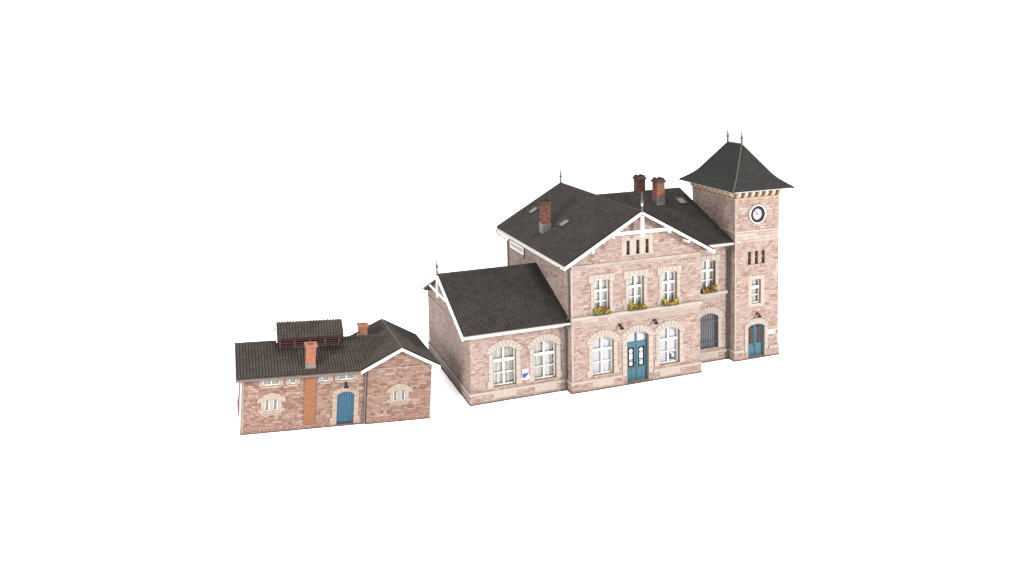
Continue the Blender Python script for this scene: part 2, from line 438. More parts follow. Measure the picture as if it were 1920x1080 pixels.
# walls --------------------------------------------------------------
up = [(2.72, .7), (5.88, .7), (9.02, .7)]            # upper hall windows
UZB, UZS, UZT = 6.3, 9.0, 9.2
gf = [(2.78, .98), (9.0, .98)]
GZB, GZS, GZT = 1.18, 4.0, 4.36
holes = [arch(c, h, UZB, UZS, UZT) for c, h in up] + [arch(c, h, GZB, GZS, GZT) for c, h in gf]
holes.append(arch(5.98, 1.02, .1, 4.02, 4.36))
slx = [(5.12, .17), (6.02, .17), (6.88, .17)]
holes += [rect(c-h, 10.92, c+h, 12.1) for c, h in slx]
zt, za = 11.02, 14.37
mb = MB().prism(front(0), [(0,0),(W,0),(W,zt),(W/2,za),(0,zt)], 0, TH, holes)
mb.prism(back(Dh), [(0,0),(W,0),(W,zt),(W/2,za),(0,zt)], 0, TH)
mb.prism(left(0), rect(TH, 0, Dh-TH, zt), 0, TH).prism(right(W), rect(TH, 0, Dh-TH, zt), 0, TH)
hall = mb.build('hall_wall', M['stone'], station)

wg = [(-5.46, .98), (-1.97, .98)]; WZB, WZS, WZT = 1.18, 4.05, 4.38
mb = MB().prism(front(YW), rect(-LW, 0, -.002, 6.02), 0, TH, [arch(c, h, WZB, WZS, WZT) for c, h in wg])
mb.prism(left(-LW), [(YW+TH,0),(YW+DW-TH,0),(YW+DW-TH,6.02+TH*.43),(YW+DW/2,8.76),(YW+TH,6.02+TH*.43)], 0, TH)
mb.prism(back(YW+DW), rect(-LW, 0, -.002, 6.02), 0, TH)
wing = mb.build('wing_wall', M['stone'], station)

mb = MB().prism(front(YS), rect(W+.002, 0, XS-.002, 10.72), 0, TH, [arch(14.05, .97, 1.2, 4.02, 4.36), arch(14.02, .7, UZB, UZS, UZT)])
mb.prism(back(YSB), rect(W*.5, 0, XS-.1, 10.72), 0, TH)
mb.prism(right(XS-.1), [(YB+.02,0),(YSB-TH,0),(YSB-TH,10.85),(YRS,13.9),(YB+.02,13.03)], 0, TH)
mb.prism(left(W*.5), [(Dh+.02,0),(YSB-TH,0),(YSB-TH,10.85),(Dh+.02,12.06)], 0, TH)
annex = mb.build('annex_wall', M['stone'], station)

tsl = [(17.66, .19), (18.4, .19), (19.12, .19)]
th = [arch(18.43, .88, .1, 2.86, 3.14), rect(17.92, 4.98, 18.88, 7.16)] + [rect(c-h, 8.52, c+h, 9.74) for c, h in tsl]
mb = MB().prism(front(YT), rect(XS, 0, X1, HT), 0, TH, th).prism(back(YB), rect(XS, 0, X1, HT), 0, TH)
mb.prism(left(XS), rect(YT+TH, 0, YB-TH, HT), 0, TH).prism(right(X1), rect(YT+TH, 0, YB-TH, HT), 0, TH)
tower = mb.build('tower_wall', M['stone_tower'], station)

# stone courses ------------------------------------------------------
def course(parent, name, mat, z0, z1, pr, fronts=(), lefts=(), rights=()):
    for Y, a, b in fronts: MB().box((a, Y-pr, z0), (b, Y+.05, z1)).build(name, mat, parent)
    for X, a, b in lefts: MB().box((X-pr, a, z0), (X+.05, b, z1)).build(name, mat, parent)
    for X, a, b in rights: MB().box((X-.05, a, z0), (X+pr, b, z1)).build(name, mat, parent)

e = .004
course(hall, 'plinth', M['stone'], .09, ZP-.2, .07, [(0, -.07, 4.9), (0, 7.06, W+.07)], [(0, .052, YW-.01), (0, YW+DW+.02, Dh)], [(W, .052, YS-.01)])
course(hall, 'plinth_band', M['cream'], ZP-.2, ZP, .11, [(0, -.11, 4.5), (0, 7.46, W+.11)], [(0, .052, YW-.01), (0, YW+DW+.02, Dh)], [(W, .052, YS-.01)])
course(hall, 'base_edge', M['base'], 0, .09, .13, [(0, -.13, W+.13)], [(0, .052, YW-.01), (0, YW+DW+.02, Dh)], [(W, .052, YS-.01)])
course(hall, 'string_course', M['cream'], 6.02, 6.28, .2, [(0, -.06, W+.06)], (), [(W, .052, YS-.01)])
course(hall, 'frieze_band', M['stone_pale'], 5.5, 6.02, .025, [(0, e, W-e)])
course(hall, 'frieze_lip', M['cream'], 5.42, 5.5, .07, [(0, e, W-e)])
course(hall, 'gable_band', M['stone_pale'], 10.12, 10.4, .03, [(0, e, W-e)])
course(hall, 'gable_lip', M['cream'], 10.4, 10.47, .07, [(0, e, W-e)])
course(wing, 'plinth', M['stone'], .09, ZP-.2, .07, [(YW, -LW-.07, -.08)], [(-LW, YW+.052, YW+DW)])
course(wing, 'plinth_band', M['cream'], ZP-.2, ZP, .12, [(YW, -LW-.12, -.12)], [(-LW, YW+.052, YW+DW)])
course(wing, 'base_edge', M['base'], 0, .09, .13, [(YW, -LW-.13, -.14)], [(-LW, YW+.052, YW+DW)])
course(wing, 'gable_band', M['cream'], 5.34, 5.46, .07, (), [(-LW, YW+.01, YW+DW)])
course(annex, 'plinth', M['stone'], .09, ZP-.2, .07, [(YS, W+.08, XS-.08)])
course(annex, 'plinth_band', M['cream'], ZP-.2, ZP, .12, [(YS, W+.12, XS-.13)])
course(annex, 'base_edge', M['base'], 0, .09, .13, [(YS, W+.14, XS-.14)])
course(annex, 'string_course', M['cream'], 6.02, 6.28, .2, [(YS, W+.21, XS-.3)])
course(annex, 'frieze_band', M['stone_pale'], 5.5, 6.02, .025, [(YS, W+.05, XS-.3)])
course(annex, 'frieze_lip', M['cream'], 5.42, 5.5, .07, [(YS, W+.08, XS-.3)])
course(tower, 'plinth', M['stone'], .09, ZP-.2, .07, [(YT, XS-.07, 17.4), (YT, 19.46, X1+.07)], [(XS, YT+.052, YS-.01)], [(X1, YT+.052, YB)])
course(tower, 'plinth_band', M['cream'], ZP-.2, ZP, .12, [(YT, XS-.12, 17.1), (YT, 19.76, X1+.12)], [(XS, YT+.052, YS-.01)], [(X1, YT+.052, YB)])
course(tower, 'base_edge', M['base'], 0, .09, .13, [(YT, XS-.13, X1+.13)], [(XS, YT+.052, YS-.01)], [(X1, YT+.052, YB)])
course(tower, 'string_course', M['cream'], 11.5, 11.62, .05, [(YT, XS-.05, X1+.05)], [(XS, YT+.052, YB)], [(X1, YT+.052, YB)])
course(tower, 'smooth_band', M['stone_pale'], 10.55, 11.5, .012, [(YT, XS+.1, X1-e)])
course(tower, 'corner_strip', M['cream'], ZP, 14.3, .015, [(YT, XS-.015, XS+.09)])
course(hall, 'corner_strip', M['cream'], ZP, 10.9, .015, [(0, -.015, .12)])
# dressed panels below the windows
for par, Y, xs in ((hall, 0, ((1.8, 3.75), (8.02, 9.98))), (wing, YW, ((-6.45, -4.5), (-2.95, -1.0))), (annex, YS, ((13.1, 15.0),))):
    for a, b in xs:
        MB().box((a, Y-.1, .28), (b, Y-.03, ZP-.21)).build('apron_panel', M['cream'], par)

# windows ------------------------------------------------------------
for c, h in up:
    T = front(0)
    window(station, 0, c, h, UZB, UZS, UZT, [(7.28, .06), (8.16, .16)], glaze='curtain_white', top=.16, surround=label_surround(T, c, h, UZB, UZS, UZT, 1.16, 9.56, .3))
gwin = []
for c, h in gf:
    gwin.append(window(station, 0, c, h, GZB, GZS, GZT, [(2.2, .06), (3.24, .17)], glaze='frosted', surround=stones_surround(front(0), c, h, GZB, GZS, GZT, 1.48, 4.93, .32)))
for c, h in wg:
    window(station, YW, c, h, WZB, WZS, WZT, [(2.2, .06), (3.24, .17)], glaze='curtain', surround=stones_surround(front(YW), c, h, WZB, WZS, WZT, 1.48, 4.92, .36))
window(station, YS, 14.02, .7, UZB, UZS, UZT, [(7.28, .06), (8.16, .16)], glaze='curtain_white', top=.16, surround=label_surround(front(YS), 14.02, .7, UZB, UZS, UZT, 1.16, 9.56, .3))
window(station, YT, 18.4, .48, 4.98, 7.16, 7.16, [(5.72, .05), (6.42, .2)], mull=0, glaze='curtain', depth=.22,
       surround=MB().prism(front(YT), rect(17.55, 4.72, 19.25, 7.5), -.03, -.002, [rect(17.92, 4.98, 18.88, 7.16)]))
# barred window
T = front(YS)
bw = MB().prism(T, arch(14.05, .99, 1.18, 4.02, 4.38), .3, .34).build('barred_window', M['grey_pane'], station)
mb = MB()
for i in range(10):
    x = 13.12+1.86*(i+.5)/10
    R = circ(.97, .34); mb.tube([(x, YS+.1, 1.2), (x, YS+.1, 4.36-R+math.sqrt(R*R-(x-14.05)**2))], .032, 6)
for z in (1.72, 3.62): mb.box((13.08, YS+.06, z-.04), (15.02, YS+.13, z+.04))
mb.build('bars', M['bar'], bw)
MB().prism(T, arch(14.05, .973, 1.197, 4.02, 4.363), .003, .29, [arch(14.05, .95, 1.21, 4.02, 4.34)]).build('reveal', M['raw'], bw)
stones_surround(T, 14.05, .97, 1.2, 4.02, 4.36, 1.48, 4.93, .34).build('surround', M['cream'], bw)

def slit_windows(Y, lst, z0, z1, sur):
    for k, (c, h) in enumerate(lst):
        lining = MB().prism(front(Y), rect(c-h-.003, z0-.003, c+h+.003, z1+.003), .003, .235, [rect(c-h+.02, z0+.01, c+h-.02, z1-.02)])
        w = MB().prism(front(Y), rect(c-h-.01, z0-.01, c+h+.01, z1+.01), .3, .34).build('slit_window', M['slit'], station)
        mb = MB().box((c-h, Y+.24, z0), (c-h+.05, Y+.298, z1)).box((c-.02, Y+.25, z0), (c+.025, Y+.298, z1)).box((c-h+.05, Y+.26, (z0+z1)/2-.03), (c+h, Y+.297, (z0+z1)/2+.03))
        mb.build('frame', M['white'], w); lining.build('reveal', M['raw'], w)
        if sur and k == 1:
            a0, a1 = lst[0][0]-.6, lst[-1][0]+.55
            MB().prism(front(Y), rect(a0, z0-.08, a1, z1+.42), -.03, -.002, [rect(q-r, z0, q+r, z1) for q, r in lst]).build('surround', M['cream'], w)
        MB().box((c-h-.08, Y-.07, z0-.09), (c+h+.08, Y-.034, z0-.01)).build('sill', M['cream'], w)
slit_windows(0, slx, 10.92, 12.1, True)
slit_windows(YT, tsl, 8.52, 9.74, False)

# hall door ----------------------------------------------------------
T = front(0); cx = 5.98; d = .26
door = MB().prism(T, arch(cx, 1.04, .1, 4.02, 4.38), d, d+.09, [p for p in lights(cx, 1.02, 3.36, 4.02, 4.36, .08, .12, [])] + [rect(cx-.94, .12, cx-.02, 3.24), rect(cx+.02, .12, cx+.94, 3.24)]).build('entrance_door', M['blue'], station)
MB().prism(T, arch(cx, 1.03, 3.3, 4.02, 4.37), d+.095, d+.11).build('fanlight', M['frosted'], door)
MB().box((cx-1.02, -.0+d-.04, 3.24), (cx+1.02, d+.04, 3.38)).build('transom', M['blue'], door)
for sg in (-1, 1):
    a, b = sorted((cx+sg*.02, cx+sg*.94)); m0 = (a+b)/2
    leaf = MB().prism(T, rect(a+.005, .125, b-.005, 3.235), d+.02, d+.08, [rect(a+.17, 1.3, b-.17, 2.98)]).build('door_leaf', M['blue'], door)
    gx0, gx1 = a+.17, b-.17
    ring = lambda zc, r: [(m0+r*math.cos(2*math.pi*k/14), zc+r*math.sin(2*math.pi*k/14)) for k in range(14)]
    MB().prism(T, rect(gx0-.01, 1.29, gx1+.01, 2.99), d+.045, d+.06, [ring(2.68, .17), rect(m0-.15, 1.95, m0+.15, 2.4), rect(m0-.14, 1.42, m0+.14, 1.72), rect(m0-.18, 2.44, m0+.18, 2.485), rect(m0-.18, 1.8, m0+.18, 1.85)]).build('grille', M['iron'], door)
    MB().prism(T, rect(gx0-.01, 1.29, gx1+.01, 2.99), d+.062, d+.07).build('pane', M['sign_white'], door)
    mb = MB()
    for x0, x1 in ((a+.14, m0-.03), (m0+.03, b-.14)): mb.box((x0, d+.005, .36), (x1, d+.03, 1.12))
    mb.build('lower_panel', M['blue'], door)
    MB().box((a+.02, d-.01, 1.18), (b-.02, d+.025, 1.24)).build('lock_rail', M['blue'], door)
MB().box((cx-.035, d-.03, .12), (cx+.035, d+.03, 3.24)).build('astragal', M['blue_dark'], door)
MB().box((cx-.13, d-.06, 1.6), (cx-.07, d+.03, 1.68)).build('handle', M['iron'], door)
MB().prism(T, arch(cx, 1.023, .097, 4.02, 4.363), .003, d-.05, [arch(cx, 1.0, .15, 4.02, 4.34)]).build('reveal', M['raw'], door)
stones_surround(T, cx, 1.02, .1, 4.02, 4.36, 1.5, 4.95, .4).build('surround', M['cream'], door)
MB().box((cx-1.02, -.16, .092), (cx+1.02, d, .14)).build('doorstep', M['base'], door)

# tower door ---------------------------------------------------------
T = front(YT); cx = 18.43; d = .24
tdoor = MB().prism(T, arch(cx, .9, .1, 2.86, 3.16), d, d+.09, [p for p in lights(cx, .88, .04, 2.86, 3.14, .06, .02, [])]).build('tower_door', M['blue'], station)
for sg in (-1, 1):
    a, b = sorted((cx+sg*.012, cx+sg*.815)); m0 = (a+b)/2
    R = circ(.88, .28)
    def topz(x): return 3.14-R+math.sqrt((R-.065)**2-(x-cx)**2)
    pts = [(a, .11), (b, .11)] + [(b+(a-b)*k/6, topz(b+(a-b)*k/6)) for k in range(7)]
    x0, x1 = a+.13, b-.13
    win = [(x0, 1.28), (x1, 1.28)] + [(x1+(x0-x1)*k/6, topz(x1+(x0-x1)*k/6)-.14) for k in range(7)]
    MB().prism(T, pts, d+.015, d+.075, [win]).build('door_leaf', M['blue'], tdoor)
    dia = []
    nx, nz = 3, 8; sx = (x1-x0)/nx; sz = (2.72-1.3)/nz
    for i in range(nx):
        for j in range(nz):
            px, pz = x0+sx*(i+.5), 1.3+sz*(j+(.5 if i % 2 else 0))+sz*.35
            if pz+sz*.45 < topz(px)-.16: dia.append([(px-sx*.34, pz), (px, pz-sz*.34), (px+sx*.34, pz), (px, pz+sz*.34)])
    win2 = [(x0-.02, 1.26), (x1+.02, 1.26)] + [(x1+.02+(x0-x1-.04)*k/6, topz(x1+(x0-x1)*k/6)-.12) for k in range(7)]
    MB().prism(T, win2, d+.04, d+.055, dia).build('lattice', M['iron'], tdoor)
    MB().prism(T, win2, d+.058, d+.066).build('pane', M['warm_pane'], tdoor)
    MB().box((a+.1, YT+d+.0, .3), (b-.1, YT+d+.03, 1.05)).build('lower_panel', M['blue'], tdoor)
MB().box((cx-.03, YT+d-.03, .12), (cx+.03, YT+d+.03, 3.04)).build('astragal', M['blue_dark'], tdoor)
MB().box((cx-.13, YT+d-.06, 1.12), (cx-.07, YT+d+.03, 1.2)).build('handle', M['iron'], tdoor)
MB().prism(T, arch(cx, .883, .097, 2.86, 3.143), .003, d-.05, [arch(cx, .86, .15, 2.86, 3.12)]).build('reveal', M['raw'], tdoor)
stones_surround(T, cx, .88, .1, 2.86, 3.14, 1.24, 3.62, .34).build('surround', M['cream'], tdoor)
MB().box((cx-.88, YT-.16, .092), (cx+.88, YT+d, .14)).build('doorstep', M['base'], tdoor)

# roofs --------------------------------------------------------------
def roof_pair(parent, name, quads, mat, th=.13, tiles=True):
    """slabs carrying relief tiles; quads = (A, B, C)"""
    mb = MB()
    for A, B, Cc in quads: mb.slab(A, B, Cc, th)
    r = mb.build(name, M['under'], parent)
    mt = MB()
    for A, B, Cc in quads: mt.tiles(A, B, Cc)
    mt.build('tiles', mat, r, recalc=False)
    return r

# hall (gable to the front)
y0, y1 = -OF, Dh+OB
hr = roof_pair(station, 'hall_roof', [((-OE, y1, ZE), (-OE, y0, ZE), (W/2, y1, ZR)), ((W+OE, y0, ZE), (W+OE, y1, ZE), (W/2, y0, ZR))], M['roof'])
MB().tube([(W/2, y0-.02, ZR+.03), (W/2, y1+.02, ZR+.03)], .11, 8).build('ridge_cap', M['ridge'], hr)
def chevron(T, x0, x1, xm, ze, zr, drop, d0, d1):
    return MB().prism(T, [(x0, ze), (xm, zr), (x1, ze), (x1, ze-drop), (xm, zr-drop), (x0, ze-drop)], d0, d1)
chevron(front(y0), -OE-.08, W+OE+.08, W/2, ZE-.04, ZR+.03, .24, -.13, -.004).build('bargeboard', M['white'], hr)
chevron(back(y1), -OE-.08, W+OE+.08, W/2, ZE-.04, ZR+.03, .24, -.13, -.004).build('bargeboard', M['white'], hr)
sl = (ZR-ZE)/(W/2+OE)
mb = MB().box((3.25, y0-.1, 12.8), (8.78, y0-.01, 13.06)).box((W/2-.13, y0-.16, 12.5), (W/2+.13, y0-.004, 14.2))
mb.build('gable_truss', M['white'], hr)
mb = MB()
for x in (1.6, 3.4, 8.6, 10.4):
    z = ZE+sl*(min(x, W-x)+OE)-.5
    mb.box((x-.09, y0-.06, z), (x+.09, -.0, z+.2))
mb.build('purlin_end', M['white'], hr)
def finial(parent, x, y, z0, z1, mat=None, base_white=False):
    h = z1-z0
    MB().lathe((x, y, z0-.1), [(.1, 0), (.08, .1+h*.42), (.14, .1+h*.45), (.17, .1+h*.5), (.12, .1+h*.55), (.07, .1+h*.6), (.1, .1+h*.65), (.06, .1+h*.7), (.035, .1+h)], 8).build('finial', mat or M['finial'], parent)
finial(hr, W/2, y0-.05, ZR, 16.2); MB().tube([(W/2, y0-.05, ZR-.1), (W/2, y0-.05, ZR+.72)], .085, 8).build('finial_post', M['white'], hr); finial(hr, W/2, y1, ZR, 16.0)
# eaves boards and gutters
def gutter(parent, a, b, r=.1):
    MB().tube([a, b], r, 8).build('gutter', M['gutter'], parent)
MB().box((-OE-.05, y0+.01, ZE-.36), (-OE-.004, y1-.01, ZE-.06)).build('fascia', M['white'], hr)
MB().box((W+OE+.004, y0+.01, ZE-.36), (W+OE+.05, y1-.01, ZE-.06)).build('fascia', M['white'], hr)
gutter(hr, (-OE-.12, y0+.15, ZE-.14), (-OE-.12, y1-.05, ZE-.14), .085)

# wing (gable to the left)
ya, yb, xa = YW-OWE, YW+DW+OWE, -LW-OG; ym = YW+DW/2
wr = roof_pair(station, 'wing_roof', [((xa, ya, ZEW), (-.02, ya, ZEW), (xa, ym, ZRW)), ((-.02, yb, ZEW), (xa, yb, ZEW), (-.02, ym, ZRW))], M['roof'])
MB().tube([(xa-.02, ym, ZRW+.03), (0, ym, ZRW+.03)], .11, 8).build('ridge_cap', M['ridge'], wr)
MB().tube([(-.06, ya+.1, ZEW+.08), (-.06, ym, ZRW+.06)], .06, 6).build('flashing', M['dark_lead'], wr)
chevron(left(xa), ya-.08, yb+.08, ym, ZEW-.04, ZRW+.03, .31, -.12, -.004).build('bargeboard', M['white'], wr)
mb = MB().box((xa-.11, ym-2.55, 7.32), (xa-.01, ym+2.55, 7.54)).box((xa-.15, ym-.12, 7.0), (xa-.004, ym+.12, 8.6))
mb.build('gable_truss', M['white'], wr)
mb = MB()
for y in (ym-4.6, ym+4.6):
    z = ZRW-(ZRW-ZEW)/(DW/2+OWE)*4.6-.6; mb.box((xa-.05, y-.1, z), (-LW, y+.1, z+.2))
mb.build('purlin_end', M['under'], wr)
finial(wr, xa-.05, ym, ZRW, 10.4)
MB().box((xa+.01, ya-.05, ZEW-.3), (-.6, ya-.004, ZEW-.08)).build('fascia', M['white'], wr)
gutter(wr, (xa+.15, ya-.12, ZEW-.13), (.05, ya-.12, ZEW-.13), .09)

# annex roof (ridge along the facade, runs into the hall roof)
ar = roof_pair(station, 'annex_roof', [((6.6, YS-OES, ZES), (XS-.01, YS-OES, ZES), (6.6, YRS, ZRS)), ((XS-.01, YSB+.5, ZES), (5.9, YSB+.5, ZES), (XS-.01, YRS, ZRS))], M['roof'])
MB().tube([(6.6, YRS, ZRS+.03), (XS, YRS, ZRS+.03)], .11, 8).build('ridge_cap', M['ridge'], ar)
MB().tube([(XS-.06, YS-OES+.3, ZES+.15), (XS-.06, YRS, ZRS+.06)], .06, 6).build('flashing', M['dark_lead'], ar)
MB().box((W+OE+.1, YS-OES-.05, ZES-.26), (XS-.02, YS-OES-.004, ZES-.06)).build('fascia', M['white'], ar)
gutter(ar, (W+OE+.1, YS-OES-.12, ZES-.12), (XS-.02, YS-OES-.12, ZES-.12), .08)

# tower roof
cxT, cyT = (XS+X1)/2, (YT+YB)/2
lev = [(0,0),(.1,.06),(.2,.124),(.3,.194),(.38,.264),(.44,.33),(1,1)]
mb = MB(); rings = []
hx0, hy0 = WT/2+OT, DT/2+OT
for t, h in lev:
    hx = hx0*(1-t)+.012*t; hy = hy0*(1-t)+RA*t; z = ZET+(ZRT-ZET)*h
    rings.append([Vector((cxT-hx, cyT-hy, z)), Vector((cxT+hx, cyT-hy, z)), Vector((cxT+hx, cyT+hy, z)), Vector((cxT-hx, cyT+hy, z))])
vacc = 0
for i in range(len(rings)-1):
    dv = (rings[i+1][0]-rings[i][0]).length
    for k in range(4):
        p = [rings[i][k], rings[i][(k+1) % 4], rings[i+1][(k+1) % 4], rings[i+1][k]]
        o = mb.add(p); ax = 0 if k % 2 == 0 else 1
        mb.face((o, o+1, o+2, o+3), [(p[0][ax], vacc), (p[1][ax], vacc), (p[2][ax], vacc+dv), (p[3][ax], vacc+dv)])
    vacc += dv
o = mb.add(rings[-1]); mb.face((o, o+1, o+2, o+3))
tr = mb.build('tower_roof', M['slate'], station, recalc=False)
mb = MB().box((cxT-hx0, cyT-hy0, ZET-.05), (cxT+hx0, cyT+hy0, ZET-.004)); mb.build('eaves_board', M['dark_lead'], tr)
mb = MB().box((cxT-hx0+.04, cyT-hy0+.04, ZET-.12), (cxT+hx0-.04, cyT+hy0-.04, ZET-.054)); mb.build('eaves_soffit', M['gutter'], tr)
mb = MB()
for k in range(4): mb.tube([r[k]+Vector((0,0,.02)) for r in rings], .06, 6)
mb.tube([rings[-1][0]+Vector((.01,0,.03)), rings[-1][3]+Vector((.01,0,.03))], .08, 6)
mb.build('hip_cap', M['hip'], tr)
mb = MB()
for sx in (-1, 1):
    for sy in (-1, 1):
        mb.box((cxT+sx*hx0-.12, cyT+sy*hy0-.12, ZET-.09), (cxT+sx*hx0+.12, cyT+sy*hy0+.12, ZET-.02))
mb.build('corner_spout', M['finial'], tr)
finial(tr, cxT, cyT+RA, ZRT, 20.15); finial(tr, cxT, cyT-RA, ZRT, 20.1)
# cornice with corbels
mb = MB().box((XS-.06, YT-.06, HT-.06), (X1+.06, YB+.06, HT+.08)); mb.build('cornice_band', M['tan'], tower)
mb = MB().box((XS+.02, YT+.02, HT+.084), (X1-.02, YB-.02, ZET-.124)); mb.build('cornice_frieze', M['frieze'], tower)
mb = MB()
def corbel(p, dx, dy):
    prof = [(0, HT+.14), (.14, HT+.16), (.4, HT+.42), (.4, ZET-.124), (0, ZET-.124)]
    if dx: T = lambda u, dd, v: (p[0]+dx*u, p[1]-.13+dd, v)
    else:  T = lambda u, dd, v: (p[0]-.13+dd, p[1]+dy*u, v)
    MB().prism(T, prof, 0, .26).build('corbel', M['corbel'], tower)
for i in range(7):
    x = XS+.15+(WT-.3)*i/6; corbel((x, YT-.03), 0, -1); corbel((x, YB-.02), 0, 1)
for i in range(9):
    y = YT+.3+(DT-.6)*i/8; corbel((XS+.02, y), -1, 0); corbel((X1-.02, y), 1, 0)

# clock
ck = empty('clock', parent=station, loc=(18.42, YT, 13.02))
def disc(r, n=32): return [(r*math.cos(2*math.pi*k/n), r*math.sin(2*math.pi*k/n)) for k in range(n)]
T = front(0)
MB().prism(T, disc(.83), -.16, -.002, [disc(.755)]).build('rim', M['white'], ck)
MB().prism(T, disc(.75), -.12, -.001, [disc(.5)]).build('bezel', M['iron'], ck)
MB().prism(T, disc(.52), -.04, -.003).build('dial', M['dial'], ck)
mb = MB()
for k in range(12):
    a = math.pi*2*k/12; ca, sa = math.cos(a), math.sin(a)
    q = [(.33, -.028), (.45, -.028), (.45, .028), (.33, .028)]
    mb.prism(T, [(x*ca-y*sa, x*sa+y*ca) for x, y in q], -.046, -.041)
mb.build('hour_marks', M['sign_ink'], ck)
def hand(ang, l, w, dd, name):
    a = math.radians(90-ang); ca, sa = math.cos(a), math.sin(a)
    q = [(-.1, -w), (l, -w*.5), (l, w*.5), (-.1, w)]
    MB().prism(T, [(x*ca-y*sa, x*sa+y*ca) for x, y in q], -dd-.01, -dd).build(name, M['iron'], ck)
hand(-38, .44, .035, .06, 'minute_hand'); hand(152, .12, .045, .075, 'hour_hand')

# chimneys -----------------------------------------------------------
def chimney(parent, x, y, zb, zg, zt_, w, mat, base, crown=True, cap=None):
    cap = M['soot']
    h = w/2
    c = MB().box((x-h, y-h, zb-.6), (x+h, y+h, zt_-.42)).build('chimney', mat, parent)
    MB().box((x-h-.04, y-h-.04, zb-.6), (x+h+.04, y+h+.04, zg)).build('flashing', base, c)
    mb = MB().box((x-h-.1, y-h-.1, zt_-.42), (x+h+.1, y+h+.1, zt_-.26)).box((x-h-.04, y-h-.04, zt_-.26), (x+h+.04, y+h+.04, zt_-.14))
    mb.build('chimney_cap', cap, c)
    mb = MB()
    for sx in (-1, 1):
        for sy in (-1, 1): mb.box((x+sx*h*.62-.12, y+sy*h*.62-.12, zt_-.14), (x+sx*h*.62+.12, y+sy*h*.62+.12, zt_))
    mb.build('chimney_pot', M['iron'], c)
chimney(station, .98, 7.5, 11.7, 12.5, 14.6, .74, M['brick_chimney'], M['lead'])
chimney(station, 12.62, 7.8, 13.2, 13.85, 15.72, .84, M['brick_warm'], M['lead'])
chimney(station, 11.83, YRS+.1, 13.9, 14.15, 15.75, .8, M['brick_chimney'], M['lead'])

def skylight(parent, A, U, V, nrm):
    """A corner, U across, V up the slope"""
    A, U, V, nrm = map(Vector, (A, U, V, nrm)); nrm.normalize()
    T = lambda u, d, v: A+U*u+V*v-nrm*d
    s_ = MB().prism(T, rect(0,0,1,1), -.2, .1, [rect(.16,.14,.84,.86)]).build('skylight', M['dark_lead'], parent)
    MB().prism(T, rect(.15,.13,.85,.87), -.15, -.12).build('pane', M['sky_pane'], s_)
nl = Vector((-sl, 0, 1)); du = Vector((1, 0, sl))
skylight(station, (1.72, 13.72, ZE+sl*(1.72+OE)), (0,-1.15,0), du*.98, nl)
skylight(station, (1.86, 6.92, ZE+sl*(1.86+OE)), (0,-1.22,0), du*.96, nl)
ss = (ZRS-ZES)/(YRS-YS+OES)
skylight(station, (14.5, 7.12, ZES+ss*(7.12-YS+OES)), (.98,0,0), Vector((0,1,ss))*1.22, (0,-ss,1))

# downpipes ----------------------------------------------------------
def pipe(pts, parent=station, r=.07, mat='pipe'): MB().tube(pts, r, 8).build('downpipe', M[mat], parent)
pipe([(-OE-.12, Dh+OB-.25, ZE-.2), (-OE-.12, Dh+OB-.25, ZE-.45), (-.1, Dh-.12, ZE-1.2), (-.1, Dh-.12, .1)])
pipe([(-OE-.12, .3, ZE-.2), (-OE-.1, .3, ZE-.4), (-.12, .3, ZE-.75), (-.12, .3, 6.35), (-.2, .3, 6.1)])
pipe([(-.25, YW-OWE-.1, ZEW-.2), (-.25, YW-OWE-.05, ZEW-.4), (-.2, YW-.12, ZEW-.8), (-.2, YW-.12, .1)])
pipe([(XS-.35, YS-OES-.1, ZES-.15), (XS-.35, YS-OES, ZES-.4), (XS-.25, YS-.12, ZES-.9), (XS-.25, YS-.12, .1)])

# ------------------------------------------------------------------ things on the station
def wall_lamp(x, Y, z, label, mat=None):
    o = empty('wall_lamp', label, 'lamp', 'black lamps on the walls', loc=(x, Y, z))
    MB().lathe((0, -.02, 0), [(.0, -.09), (.09, -.09), (.09, .09), (0., .09)], 10).build('backplate', M['iron'], o)
    pts = [(0, -.02, .03)] + [(0, -.22-.2*math.cos(math.pi*(1-k/6)), .05+.1*math.sin(math.pi*k/6)) for k in range(1, 7)]
    MB().tube(pts, .05, 6).build('arm', M['iron'], o)
    MB().lathe((0, -.42, -.16), [(.2, 0), (.18, .07), (.11, .15), (.06, .2), (.02, .22)], 12).build('lamp_shade', M['iron'], o)
    MB().lathe((0, -.42, -.22), [(.02, 0), (.06, .03), (.07, .07), (.04, .1)], 10).build('bulb', M['sign_white'], o)
    return o
wall_lamp(4.3, 0, 5.1, 'small black wall lamp left of the blue double entrance door, by the left ground-floor window')
wall_lamp(7.5, 0, 5.12, 'small black wall lamp right of the blue double entrance door, by the right ground-floor window')
wall_lamp(18.45, YT, 4.02, 'small black wall lamp over the arched blue door of the clock tower')

